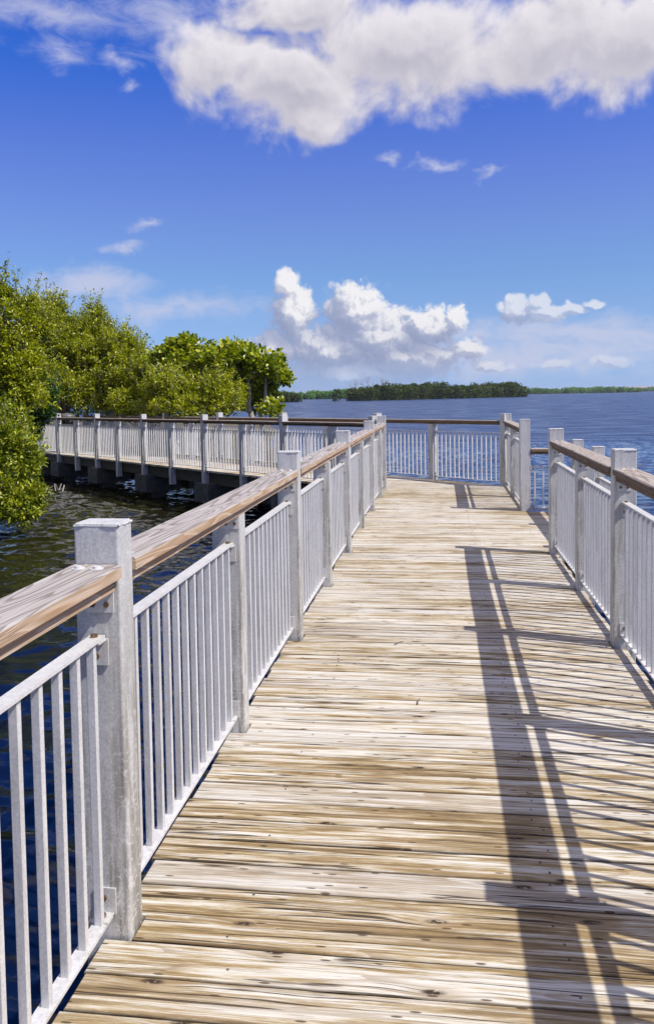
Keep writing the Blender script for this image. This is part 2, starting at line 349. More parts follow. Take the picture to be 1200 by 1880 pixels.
M['mangrove_lush'] = leaf_mat('lush_mangrove_leaf', [(0.045, 0.075, 0.007), (0.165, 0.205, 0.011), (0.34, 0.36, 0.018), (0.62, 0.58, 0.08)], 0.26, 0.32)
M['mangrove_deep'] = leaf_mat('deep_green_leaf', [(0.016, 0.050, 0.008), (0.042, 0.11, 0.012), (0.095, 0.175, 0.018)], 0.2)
M['grape'] = leaf_mat('sea_grape_leaf', [(0.060, 0.095, 0.007), (0.19, 0.235, 0.012), (0.38, 0.40, 0.020), (0.64, 0.57, 0.09)], 0.28, 0.34)
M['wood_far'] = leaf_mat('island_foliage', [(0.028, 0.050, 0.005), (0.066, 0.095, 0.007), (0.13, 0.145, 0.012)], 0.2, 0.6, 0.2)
M['wood_far2'] = leaf_mat('hazed_shore_foliage', [(0.075, 0.18, 0.035), (0.13, 0.26, 0.045), (0.19, 0.31, 0.055)], 0.2, 0.6, 0.2)  # distance haze put into the leaf colour as a lighter, bluer green
def ground_mat():
    m, t, out = new_mat('bank_ground')
    pos = t.n('NewGeometry').outputs['Position']
    n = t.noise(pos, 3.0, 6, 0.6); big = t.noise(pos, 0.35, 4, 0.6)
    sand = t.mix(t.lin(n, 0.3, 0.7), (0.26, 0.245, 0.215), (0.46, 0.44, 0.405))
    litter = t.mix(t.lin(t.noise(pos, 9.0, 5, 0.65), 0.35, 0.65), (0.035, 0.032, 0.016), (0.16, 0.13, 0.075))
    sx = t.n('SeparateXYZ', i0=pos)
    far = t.m('MAXIMUM', t.sstep(t.m('ADD', sx.outputs[0], t.m('MULTIPLY', big, 5.0)), -9.0, -12.5), t.sstep(t.m('ADD', sx.outputs[1], t.m('MULTIPLY', big, 4.0)), 26.0, 29.0))
    wet = t.sstep(sx.outputs[2], -0.62, -0.86)
    col = t.mix(t.m('MAXIMUM', far, t.m('MULTIPLY', wet, 0.7)), sand, litter)
    principled(t, out, Base__Color=col, Roughness=0.95, Normal=t.bump(n, 0.5, 0.05)); return m
M['sand'] = ground_mat()
M['rock'] = simple('bank_rock', (0.26, 0.25, 0.23), (0.52, 0.50, 0.47), 4, 0.9, 0, 0.6, 0.03)
M['hill'] = simple('bare_earth', (0.30, 0.19, 0.15), (0.42, 0.29, 0.24), 0.012, 0.95, 0, 0, 0.01)
M['black'] = simple('dark_painted_metal', (0.018, 0.019, 0.020), (0.035, 0.036, 0.038), 12, 0.5, 0.3, 0.1, 0.002)
M['lid'] = simple('grey_painted_lid', (0.09, 0.09, 0.09), (0.15, 0.15, 0.15), 12, 0.5, 0.3, 0.1, 0.002)
M['blue'] = simple('blue_cloth', (0.04, 0.12, 0.30), (0.12, 0.26, 0.46), 9, 0.8, 0, 0.2, 0.01)
M['water'] = water_mat()

# ------------------------------------------------------------------ mesh helpers
class MB:
    def __init__(s): s.v = []; s.f = []; s.m = []
    def add(s, vs, fs, mi=0):
        o = len(s.v); s.v += [tuple(x) for x in vs]
        for f in fs: s.f.append([i+o for i in f]); s.m.append(mi)
    def box(s, c, d, mi=0, topmi=None):
        x, y, z = c; a, b, e = d[0]/2, d[1]/2, d[2]/2
        vs = [(x+i*a, y+j*b, z+k*e) for k in (-1, 1) for j in (-1, 1) for i in (-1, 1)]
        fs = [[0, 2, 3, 1], [0, 1, 5, 4], [2, 6, 7, 3], [0, 4, 6, 2], [1, 3, 7, 5]]
        s.add(vs, fs, mi); s.f.append([len(s.v)-8+i for i in (4, 5, 7, 6)]); s.m.append(mi if topmi is None else topmi)
    def prism(s, pts, z0, z1, mi=0, inset=0.0):
        n = len(pts); vs = [(x, y, z0) for x, y in pts]
        if inset > 0:
            vs += [(x, y, z1-inset) for x, y in pts]
            vs += [(x, y, z1) for x, y in offset_poly(pts, inset)]
        else: vs += [(x, y, z1) for x, y in pts]
        k = len(vs)//n
        fs = [list(range(n-1, -1, -1)), list(range((k-1)*n, k*n))]
        for r in range(k-1):
            for i in range(n):
                j = (i+1) % n; fs.append([r*n+i, r*n+j, (r+1)*n+j, (r+1)*n+i])
        s.add(vs, fs, mi)
    def cyl(s, c, r, h, n=8, axis=2, mi=0, rot=0.0):
        pts = [(math.cos(2*math.pi*i/n+rot)*r, math.sin(2*math.pi*i/n+rot)*r) for i in range(n)]
        vs = []
        for e in (-h/2, h/2):
            for a, b in pts:
                p = [0, 0, 0]; p[axis] = e; p[(axis+1) % 3] = a; p[(axis+2) % 3] = b
                vs.append((p[0]+c[0], p[1]+c[1], p[2]+c[2]))
        fs = [list(range(n-1, -1, -1)), list(range(n, 2*n))] + [[i, (i+1) % n, n+(i+1) % n, n+i] for i in range(n)]
        s.add(vs, fs, mi)
    def tube(s, path, rad, n=5, mi=0):
        path = [Vector(p) for p in path]; o = len(s.v)
        for i, p in enumerate(path):
            d = (path[min(i+1, len(path)-1)]-path[max(i-1, 0)]).normalized()
            a = d.orthogonal().normalized(); b = d.cross(a)
            for k in range(n):
                q = p+(a*math.cos(2*math.pi*k/n)+b*math.sin(2*math.pi*k/n))*rad[i]; s.v.append(tuple(q))
        for i in range(len(path)-1):
            for k in range(n):
                s.f.append([o+i*n+k, o+i*n+(k+1) % n, o+(i+1)*n+(k+1) % n, o+(i+1)*n+k]); s.m.append(mi)
    def mesh(s, name, mats, smooth=False):
        me = bpy.data.meshes.new(name); me.from_pydata(s.v, [], s.f)
        for mm in (mats if isinstance(mats, (list, tuple)) else [mats]): me.materials.append(mm)
        if any(s.m): me.polygons.foreach_set('material_index', s.m)
        if smooth: me.polygons.foreach_set('use_smooth', [True]*len(s.f))
        me.update(); return me
def offset_poly(pts, d):
    n = len(pts); r = []
    for i in range(n):
        p0, p1, p2 = Vector(pts[i-1]), Vector(pts[i]), Vector(pts[(i+1) % n])
        a = (p1-p0).normalized(); b = (p2-p1).normalized()
        na, nb = Vector((-a.y, a.x)), Vector((-b.y, b.x))
        k = 1+na.dot(nb); o = (na+nb)*(d/max(k, 0.35)); r.append((p1.x+o.x, p1.y+o.y))
    return r
def obj(name, me, parent=None, loc=(0, 0, 0), rot=(0, 0, 0)):
    o = bpy.data.objects.new(name, me); COL.objects.link(o); o.location = loc; o.rotation_euler = rot
    if parent is not None: o.parent = parent
    return o
def tag(o, label, cat, group=None, kind=None):
    if label: o['label'] = label
    if cat: o['category'] = cat
    if group: o['group'] = group
    if kind: o['kind'] = kind
    return o
def fastmesh(name, verts, quads, mat):
    me = bpy.data.meshes.new(name); nv, nq = len(verts), len(quads)
    me.vertices.add(nv); me.vertices.foreach_set('co', np.asarray(verts, np.float32).ravel())
    k = quads.shape[1]
    me.loops.add(nq*k); me.loops.foreach_set('vertex_index', quads.astype(np.int32).ravel())
    me.polygons.add(nq); me.polygons.foreach_set('loop_start', np.arange(0, nq*k, k, dtype=np.int32))
    me.polygons.foreach_set('loop_total', np.full(nq, k, np.int32)) if False else None
    me.materials.append(mat); me.update(calc_edges=True); me.validate(); return me

# ------------------------------------------------------------------ layout
WZ = -0.90                                   # water level
B = 1.524                                    # bay
XL, XR = -0.9195, 1.0403                     # inner faces of the posts
Y0 = 2.3058                                  # front face of the first tall post
PW, PD = 0.136, 0.107                        # post across / along
TH = R(44.2)
U = Vector((-math.cos(TH), math.sin(TH))); NN = Vector((math.sin(TH), math.cos(TH)))   # along / across the far walkway
A0 = Vector((-0.92, 14.02))                  # inner corner post
F0 = Vector((1.02, 14.50))                   # outer corner post
W2 = (F0-A0).dot(NN)
def wz(s): return -0.0045*s

# ------------------------------------------------------------------ water, ground
def grid(name, xs, ys, zf, mat):
    X, Y = np.meshgrid(xs, ys); Z = zf(X, Y)
    v = np.stack([X.ravel(), Y.ravel(), Z.ravel()], 1); nx = len(xs)
    i = np.arange(len(ys)-1)[:, None]*nx+np.arange(nx-1)[None, :]; i = i.ravel()
    return fastmesh(name, v, np.stack([i, i+1, i+nx+1, i+nx], 1), mat)
def water_mesh():
    rng = np.random.default_rng(3)
    xs = np.arange(-16, 14.01, .055); ys = [-3.0]
    while ys[-1] < 48: ys.append(ys[-1]+.045+max(0, ys[-1]-6)*.0042)
    ys = np.array(ys); X, Y = np.meshgrid(xs, ys); Z = np.zeros_like(X)
    for k in range(64):
        lam = .19*(1.5/.19)**rng.random(); a = R(70)+rng.normal()*.62; kk = 2*math.pi/lam
        steep = .036*rng.uniform(.5, 1.4)*(1 if lam < .7 else .6)
        ph = kk*(X*math.cos(a)+Y*math.sin(a))+rng.uniform(0, 6.28)+.8*np.sin(X*.5+k)+.8*np.sin(Y*.43+2*k)
        Z += steep/kk*np.sin(ph)
    e = np.minimum(np.minimum(X+16, 14-X)/2, np.minimum(Y+3, 48-Y)/4).clip(0, 1); Z *= e*(.75+.35*np.sin(X*.31+.7)*np.sin(Y*.23))
    nx, ny = len(xs), len(ys)
    v = np.stack([X.ravel(), Y.ravel(), Z.ravel()], 1)
    i = (np.arange(ny-1)[:, None]*nx+np.arange(nx-1)[None, :]).ravel(); q = np.stack([i, i+1, i+nx+1, i+nx], 1)
    x0, x1, y0, y1 = xs[0], xs[-1], ys[0], ys[-1]; F = 4000; o = len(v)
    ext = np.array([(-F, -F, 0), (F, -F, 0), (F, F, 0), (-F, F, 0), (x0, y0, 0), (x1, y0, 0), (x1, y1, 0), (x0, y1, 0)])
    q2 = np.array([(0, 1, 5, 4), (1, 2, 6, 5), (2, 3, 7, 6), (3, 0, 4, 7)])+o
    me = fastmesh('water', np.concatenate([v, ext]), np.concatenate([q, q2]), M['water'])
    me.polygons.foreach_set('use_smooth', [True]*len(me.polygons)); return me
o = obj('water', water_mesh(), None, (0, 0, WZ)); o['kind'] = 'structure'

def land_h(x, y):
    dx, dy = x-A0.x, y-A0.y
    s = dx*U.x+dy*U.y; t = dx*NN.x+dy*NN.y
    wob = 0.35*np.sin(x*1.7+y*0.6)+0.25*np.sin(y*2.3-x*1.1)+0.2*np.sin(x*4.1)
    d1 = np.minimum(t-3.3, s-6.0)+wob                       # bank beyond the far railing
    d2 = np.minimum(np.maximum(s-17.2, -13.0-x), 60)+wob    # shore to the left
    d2 = np.where(t > 3.3, -5.0, d2)
    xc = x*math.cos(YAW)+y*math.sin(YAW); yc = -x*math.sin(YAW)+y*math.cos(YAW)
    d = np.minimum(np.maximum(d1, d2), -(xc+0.066*yc)+wob)
    h = np.where(d > 0, 0.62*(1-np.exp(-np.maximum(d, 0)/0.8)), np.maximum(d*0.45, -1.0))
    h = np.where(t > -3, h, h)
    return WZ+h+0.04*np.sin(x*5.3)*np.sin(y*4.7)
o = obj('shore_ground', grid('shore_ground', np.linspace(-60, 6, 200), np.linspace(-6, 70, 220), land_h, M['sand']))
o['kind'] = 'structure'

# ------------------------------------------------------------------ boardwalk
RND = random.Random(7)
deck = bpy.data.objects.new('boardwalk', None); COL.objects.link(deck); deck['kind'] = 'structure'
def post_ys_left(): return [Y0+B*k for k in range(-3, 8)]
LEFT_Y = [Y0+B*k for k in range(-3, 8)]+[13.99]
RIGHT_Y = [Y0+B*k for k in range(-3, 5)]+[Y0+B*k for k in (6, 7)]
DXL = {y: RND.uniform(-.004, .004) for y in LEFT_Y}; DXR = {y: RND.uniform(-.004, .004) for y in RIGHT_Y}
DXL[LEFT_Y[4]] = -0.019; DXR[RIGHT_Y[6]] = 0.022; DXR[RIGHT_Y[4]] = 0.01
def clip(poly, a, b, c):                     # keep a*x+b*y <= c
    r = []
    for i in range(len(poly)):
        p, q = poly[i], poly[(i+1) % len(poly)]
        dp, dq = a*p[0]+b*p[1]-c, a*q[0]+b*q[1]-c
        if dp <= 0: r.append(p)
        if (dp < 0 < dq) or (dq < 0 < dp):
            k = dp/(dp-dq); r.append((p[0]+k*(q[0]-p[0]), p[1]+k*(q[1]-p[1])))
    return r
def plank(pts, cx, cy, z, rot, parent, thick=0.038):
    b = MB(); b.prism(pts, -thick, 0.0, 0, 0.004)
    return obj('plank', b.mesh('plank', M['deck']), parent, (cx, cy, z), (RND.uniform(-.006, .006), RND.uniform(-.0008, .0008), rot))
pitch = 0.1425
y = -1.6
fc = F0.dot(NN)+0.09                          # outer edge of the corner deck
while y < 16.9:
    w = 0.139+RND.uniform(-.0012, .0012); y0, y1 = y, y+w; ym = (y0+y1)/2
    xl = -1.0+RND.uniform(-.012, .006); xr = 1.113+RND.uniform(-.006, .012)
    if 8.47 < ym < 11.46: xr = 1.74+RND.uniform(-.004, .004)
    if ym > 13.95: xl = -1.0
    # long edges with a little wander
    n = 9
    xs = [xl+(xr-xl)*i/n for i in range(n+1)]
    ph, am = RND.uniform(0, 6), RND.uniform(.0004, .0016)
    bot = [(x, y0+am*math.sin(2.1*x+ph)+RND.uniform(-.0006, .0006)) for x in xs]
    top = [(x, y1+am*math.sin(2.1*x+ph)+RND.uniform(-.0006, .0006)) for x in reversed(xs)]
    poly = bot+top
    # notches round posts
    for lst, side in ((LEFT_Y, -1), (RIGHT_Y, 1)):
        for py in lst:
            a, b_ = py-0.006, py+PD+0.012
            if side == 1 and xr > 1.5 and py > 8.4 and not (abs(py-(Y0+4*B)) < .1 or abs(py-(Y0+6*B)) < .1): continue
            lo, hi = max(a, y0-1), min(b_, y1+1)
            if a < y1 and b_ > y0 and xr < 1.5:
                xi = (XL+DXL[py]+0.006) if side < 0 else (XR+DXR[py]-0.006)
                full = a <= y0+.012 and b_ >= y1-.012
                out_ = []
                def nb(lo_, hi_):
                    # insert a rectangular notch on this end
                    lo2 = y0 if lo_ <= y0+.012 else lo_; hi2 = y1 if hi_ >= y1-.012 else hi_
                    if side < 0:
                        core = [p for p in poly if p[0] > xi+.02]
                        bt = [p for p in core if p[1] < ym]; tp = [p for p in core if p[1] >= ym]
                        e = []
                        if hi2 < y1: e += [(xl, y1), (xl, hi2)]
                        else: e += []
                        e += [(xi, hi2 if hi2 < y1 else y1), (xi, lo2 if lo2 > y0 else y0)]
                        if lo2 > y0: e += [(xl, lo2), (xl, y0)]
                        return bt+tp+e
                    core = [p for p in poly if p[0] < xi-.02]
                    if not core: return poly
                    lft = [p for p in core]
                    bt = [p for p in lft if p[1] < ym]; tp = [p for p in lft if p[1] >= ym]
                    # order: keep the left end points (already last in tp) intact
                    e = []
                    if lo2 > y0: e += [(xr, y0), (xr, lo2)]
                    e += [(xi, lo2 if lo2 > y0 else y0), (xi, hi2 if hi2 < y1 else y1)]
                    if hi2 < y1: e += [(xr, hi2), (xr, y1)]
                    k = max(range(len(poly)), key=lambda i: poly[i][0])
                    # split poly into bottom run (to the right) and the rest
                    bt = [p for p in poly if p[1] < ym and p[0] < xi-.02 and p in bot]
                    rest = [p for p in poly if p not in bot and p[0] < xi-.02]
                    return bt+e+rest
                if not (side == 1 and ym > 13.3) : poly = nb(lo, hi)
    if ym > 13.2:
        poly = clip(poly, NN.x, NN.y, fc)
    if len(poly) >= 3:
        cx = 0.05
        plank([(p[0]-cx, p[1]-ym) for p in poly], cx, ym, RND.uniform(-.0015, .0015), 0, deck)
    y += w+RND.uniform(.0035, .0080)
# timber under the deck
def beam(p0, p1, z, w, h, parent, mat='beam', name='beam'):
    d = Vector(p1)-Vector(p0); b = MB(); b.box((0, 0, 0), (d.length, w, h))
    c = (Vector(p0)+Vector(p1))/2
    return obj(name, b.mesh(name, M[mat]), parent, (c.x, c.y, z), (0, 0, math.atan2(d.y, d.x)))
for x in (XL+.03, 0.06, XR-.03): beam((x, -1.6), (x, 14.2), -.04-.12-.003, .06, .24, deck)
beam((1.70, 8.5), (1.70, 11.45), -.165, .06, .24, deck)
def pile(x, y, top, parent, r=.14):
    b = MB(); b.cyl((0, 0, (top-2.2)/2), r, top+2.2, 12); return obj('pile', b.mesh('pile', M['concrete'], False), parent, (x, y, 0))
for k in range(-2, 8, 2):
    yy = Y0+B*k+.05
    b = MB(); b.box((0, 0, 0), (2.35, .3, .34)); obj('pile_cap', b.mesh('pile_cap', M['concrete']), deck, (.06, yy, -.46))
    for x in (-.6, .72): pile(x, yy, -.62, deck)
b = MB(); b.box((0, 0, 0), (1.0, .3, .34)); obj('pile_cap', b.mesh('pile_cap', M['concrete']), deck, (1.4, 11.3, -.46)); pile(1.6, 11.3, -.62, deck)

# deck screws, three rows of pairs (far too many and too small to be things)
b = MB()
y = -1.6
while y < 14.5:
    for x, pr in ((-.62, .35), (.335, .75), (XR-.05, .3)):
        for dy in (.035, .105):
            if RND.random() < pr: b.cyl((x+RND.uniform(-.02, .02), y+dy+RND.uniform(-.012, .012), .0008), .0038, .004, 7)
    y += pitch
s = obj('screws', b.mesh('screws', M['lid']), deck); s['kind'] = 'stuff'

# far walkway, 45 degrees to the left
walk = bpy.data.objects.new('walkway', None); COL.objects.link(walk); walk['kind'] = 'structure'
sv = -1.9; ang = math.atan2(U.y, U.x)
while sv < 21:
    w = 0.139; t0, t1 = -.09+RND.uniform(-.012, .006), W2+.09+RND.uniform(-.006, .012)
    poly = [(sv, t1), (sv, t0), (sv+w, t0), (sv+w, t1)]
    wp = [(A0.x+U.x*a+NN.x*c, A0.y+U.y*a+NN.y*c) for a, c in poly]
    wp = clip(wp, 1, 0, -1.004)
    if len(wp) >= 3:
        sm = sv+w/2; cxy = A0+U*sm+NN*(W2/2)
        loc = []
        for p in wp:
            d = Vector(p)-cxy; loc.append((d.dot(NN), d.dot(Vector((-NN.y, NN.x)))))
        ar = sum(loc[i-1][0]*loc[i][1]-loc[i][0]*loc[i-1][1] for i in range(len(loc)))
        if ar < 0: loc.reverse()
        plank(loc, cxy.x, cxy.y, wz(max(sm, 0)), math.atan2(NN.y, NN.x), walk)
    sv += w+.0035
def wp2(s, t): return A0+U*s+NN*t
for tt in (.04, W2/2, W2-.04):
    p0, p1 = wp2(0.6, tt), wp2(21, tt)
    bb = beam(p0, p1, -.165-.05, .07, .24, walk)
for sc in (2.75, 5.78, 8.8, 11.8, 14.7):
    for tt in (.25, W2-.25):
        p = wp2(sc+.05, tt); b = MB(); b.box((0, 0, 0), (.62, .95, .42)); obj('pile_cap', b.mesh('pile_cap', M['concrete']), walk, (p.x, p.y, -.52), (0, 0, ang))
        pile(p.x, p.y, -.7, walk, .17)

# ------------------------------------------------------------------ railings
def rrect(w, d, r, n=3):
    pts = []
    for cx, cy, a0 in ((w/2-r, d/2-r, 0), (-w/2+r, d/2-r, 90), (-w/2+r, -d/2+r, 180), (w/2-r, -d/2+r, 270)):
        for k in range(n): a = R(a0+90*k/(n-1)); pts.append((cx+r*math.cos(a), cy+r*math.sin(a)))
    return pts
def post_mesh(top, bottom, capped, seed):
    rr = random.Random(seed); b = MB()
    b.prism(rrect(PD, PW, .006), bottom, top-(.005 if capped else 0))
    if capped:
        b.prism(rrect(PD-.004, PW-.004, .006), top-.0055, top, 0, .002)
        # lumpy weld bead under the cap
        hw, hd = PD/2, PW/2
        per = [(-hw, -hd, 1, 0, PD), (hw, -hd, 0, 1, PW), (hw, hd, -1, 0, PD), (-hw, hd, 0, -1, PW)]
        for x, y, dx, dy, L in per:
            n = 7; path = []; rad = []
            for i in range(n+1):
                k = i/n*L; path.append((x+dx*k, y+dy*k, top-.007+rr.uniform(-.002, .001))); rad.append(rr.choice([.0012, .0025, .0038, .0042]))
            b.tube(path, rad, 5)
    return b.mesh('post', M['post'])
def bracket_mesh():                            # angle plate with two bolts, on a post face looking along +X
    b = MB()
    b.box((.003, 0, 0), (.006, .062, .078)); b.box((.03, 0, .0365), (.048, .05, .005))
    b.cyl((.0095, -.004, -.012), .0095, .007, 6, 0, 1); b.cyl((.018, -.004, -.012), .005, .012, 6, 0, 1)
    b.cyl((.030, 0, .0545), .0105, .009, 6, 2, 1); b.cyl((.030, 0, .049), .016, .0025, 10, 2, 0); b.cyl((.030, 0, .022), .006, .03, 6, 2, 1)
    return b.mesh('bracket', [M['bar'], M['bolt']])
def bracket_low_mesh():
    b = MB()
    b.box((.003, 0, .02), (.006, .062, .078)); b.box((.03, 0, -.0165), (.048, .05, .005))
    b.cyl((.0095, -.004, .03), .0095, .007, 6, 0, 1); b.cyl((.018, -.004, .03), .005, .012, 6, 0, 1)
    b.cyl((.030, 0, -.0085), .0105, .009, 6, 2, 1); b.cyl((.030, 0, -.03), .006, .015, 6, 2, 1)
    return b.mesh('bracket', [M['bar'], M['bolt']])
BR, BRL = bracket_mesh(), bracket_low_mesh()
def railbracket_mesh():
    b = MB(); b.box((.003, 0, 0), (.006, .085, .06)); b.box((.03, 0, .0315), (.06, .085, .004))
    b.cyl((.0095, -.02, -.006), .0085, .007, 6, 0, 1); b.cyl((.0095, .022, -.006), .0085, .007, 6, 0, 1); b.cyl((.04, 0, .026), .007, .012, 6, 2, 1)
    return b.mesh('bracket', [M['bar'], M['bolt']])
RBR = railbracket_mesh()
def bolt_head():
    b = MB(); b.cyl((0, 0, .001), .019, .002, 14); b.cyl((0, 0, .0045), .011, .007, 10); return b.mesh('bolt', M['bar'])
BOLT = bolt_head()
BAL = {}
def baluster_mesh(h):
    if h not in BAL:
        b = MB(); b.prism(rrect(.019, .0245, .002, 2), -h/2, h/2); BAL[h] = b.mesh('baluster', M['bar'])
    return BAL[h]
POSTM = {}
def railing(label, cat, A, u, sg, posts, H=1.234, RZ=1.116, PZ=.91, PB=.075, tilt=0.0, mats=('rail_top', 'rail_side'), nbal=13, group=None, dx=None, skip_rail=(), skip_panel=(), zb=-.55):
    """A inner-face line start, u along, sg +1 when outside is to the left of u; posts [(s, kind)] at the near face of each post"""
    root = bpy.data.objects.new('railing', None); COL.objects.link(root)
    root.location = (A[0], A[1], 0); root.rotation_euler = (0, tilt, math.atan2(u[1], u[0]))
    tag(root, label, cat, group)
    yc = sg*PW/2
    RZ0 = RZ
    for i, (s, kind) in enumerate(posts):
        if kind == 'N': continue
        tall = kind == 'T'; key = (tall, H, RZ, zb, (i % 4))
        if key not in POSTM: POSTM[key] = post_mesh(H if tall else RZ-.0765, zb, tall, i % 4)
        off = sg*(dx[i] if dx else RND.uniform(-.003, .003))
        obj('post', POSTM[key], root, (s+PD/2, yc+off, 0), (RND.uniform(-.003, .003), RND.uniform(-.003, .003), RND.choice([0, math.pi])))
    # timber cap between tall posts
    tl = [i for i, p in enumerate(posts) if p[1] in 'TN']
    spans = [(tl[k], tl[k+1]) for k in range(len(tl)-1)]
    for (i, j) in spans:
        if i in skip_rail: continue
        a = posts[i][0]+PD+.003; c = posts[j][0]-.003; L = c-a; xm = (a+c)/2
        b = MB(); n = 10
        # top plank: subdivided, slightly crowned and warped
        yi, yo = -.003, .146
        prof = [(yi, RZ-.038), (yi, RZ-.006), (yi+.006, RZ), (yo-.006, RZ), (yo, RZ-.006), (yo, RZ-.038)]
        rr = random.Random(int(a*100)+int(sg*7)); w1 = rr.uniform(-.004, .004); w2 = rr.uniform(-.003, .003)
        rows = []
        for k in range(n+1):
            x = -L/2+L*k/n; bow = math.sin(math.pi*k/n)
            rows.append([(x, sg*(py+w1*bow), pz+w2*bow) for py, pz in prof])
        o = 0; vs = [p for r in rows for p in r]; np_ = len(prof); fs = []; mi = []
        for k in range(n):
            for q in range(np_):
                q2 = (q+1) % np_
                f = [k*np_+q, k*np_+q2, (k+1)*np_+q2, (k+1)*np_+q]
                if sg > 0: f.reverse()
                fs.append(f); mi.append(0 if q in (1, 2, 3) else 1)
        fs.append(list(range(np_))); mi.append(1); fs.append(list(range(n*np_, (n+1)*np_))); mi.append(1)
        b.v += vs; b.f += fs; b.m += mi
        r = obj('top_rail', b.mesh('top_rail', [M[mats[0]], M[mats[1]]]), root, (xm, 0, 0))
        lb = MB(); lb.box((0, 0, 0), (L, .089, .037)); obj('support_plank', lb.mesh('support_plank', M[mats[1]]), r, (0, sg*.064, RZ-.0575+w2*.6))
        for e in (-1, 1):
            obj('bracket', RBR, r, (e*L/2+(-.003 if e < 0 else .003), sg*.066, RZ-.11), (0, 0, 0 if e < 0 else math.pi))
            for q in (.045, .1): obj('bolt', BOLT, r, (e*(L/2-.06-RND.uniform(0, .012)), sg*q, RZ+w2*.15))
        for kk in range(i+1, j):
            for e in (-1, 1): obj('bracket', RBR, r, (posts[kk][0]+PD/2+e*PD/2-xm, sg*.066, RZ-.11), (0, 0, 0 if e > 0 else math.pi))
    # baluster panels
    for i in range(len(posts)-1):
        if i in skip_panel: continue
        a = posts[i][0]+PD; c = posts[i+1][0]; L = c-a-.008; xm = (a+c)/2
        b = MB(); b.box((0, 0, PZ-.005), (L, .043, .010)); b2 = MB(); b2.box((0, 0, PB-.005), (L, .043, .010))
        p = obj('baluster_panel', b.mesh('baluster_panel', M['bar']), root, (xm, yc+sg*.006, 0), (RND.uniform(-.002, .002), 0, 0))
        obj('bottom_bar', b2.mesh('bottom_bar', M['bar']), p)
        nb_ = max(3, round(nbal*L/1.41)); h = round(PZ-PB-.0102, 4); me = baluster_mesh(h)
        sp = (L-.10)/(nb_-1)
        for k in range(nb_):
            obj('baluster', me, p, (-L/2+.05+k*sp, 0, (PZ-.010+PB)/2), (0, 0, RND.uniform(-.03, .03)))
        for e in (-1, 1):
            obj('bracket', BR, p, (e*(L/2+.004), 0, PZ-.05), (0, 0, 0 if e < 0 else math.pi))
            obj('bracket', BRL, p, (e*(L/2+.004), 0, PB+.0195), (0, 0, 0 if e < 0 else math.pi))
    return root
kinds = lambda k: 'T' if k % 2 == 0 else 'S'
lp = [(y-Y0, kinds(k-3+1+1+0) if False else ('T' if (k-3) % 2 == 0 else 'S')) for k, y in enumerate(LEFT_Y[:-1])]+[(LEFT_Y[-1]-Y0, 'T')]
railing('long metal railing with bleached timber cap along the left edge of the near boardwalk', 'railing', (XL, Y0), (0, 1), 1, lp, dx=[-DXL[y] for y in LEFT_Y])
rk = [-3, -2, -1, 0, 1, 2, 3, 4]
railing('near metal railing with grey brown timber cap on the right edge of the boardwalk', 'railing', (XR, Y0), (0, 1), -1,
        [(B*k, 'T' if k % 2 == 0 else 'S') for k in rk], mats=('rail_top_r', 'rail_side_r'), dx=[DXR[Y0+B*k] for k in rk])
railing('short metal railing on the right past the gap, ending at the tall corner post', 'railing', (XR-.01, Y0), (0, 1), -1,
        [(B*6, 'T'), (B*7, 'S'), (F0.y-Y0, 'T')], mats=('rail_top_r', 'rail_side_r'))
# far walkway railings
near_s = [(.18, 'T'), (1.27, 'S'), (2.80, 'T'), (4.28, 'S'), (5.84, 'T'), (7.40, 'S'), (8.86, 'T'), (10.38, 'S'), (11.75, 'T'), (13.22, 'S'), (14.65, 'T'), (16.1, 'S'), (17.6, 'T')]
railing('near side railing of the far walkway, its dark outer face above the water', 'railing', tuple(A0), tuple(U), 1, near_s,
        mats=('rail_top_r', 'rail_side_r'), tilt=0.0045, zb=-.42)
far_s = [(-.05, 'T'), (1.66, 'S'), (3.2, 'T'), (4.85, 'S'), (6.46, 'T'), (7.9, 'S'), (9.3, 'T'), (10.8, 'S'), (12.3, 'T'), (13.75, 'S'), (15.2, 'T'), (16.7, 'S'), (18.2, 'T')]
fs_ = [(s, k) for s, k in far_s]
railing('far side railing of the far walkway, running from the corner post to the trees', 'railing', tuple(F0), tuple(U), -1, fs_[1:] if False else fs_,
        mats=('rail_top_r', 'rail_side_r'), tilt=0.0045, zb=-.42)
# lowered railing round the fishing bay
NX = 1.73
railing('lowered metal railing round the fishing bay, seen through the gap on the right', 'railing', (NX, 8.55), (0, 1), -1,
        [(0, 'T'), (1.5, 'T'), (2.98, 'T')], H=.95, RZ=.84, PZ=.60, PB=.045, mats=('rail_top_r', 'rail_side_r'), group=None)
railing('short lowered railing across the back of the fishing bay in the gap on the right', 'railing', (XR+PW, 11.44), (1, 0), 1,
        [(-PD, 'N'), (NX-XR-PW, 'N')], H=.95, RZ=.84, PZ=.60, PB=.045, mats=('rail_top_r', 'rail_side_r'))

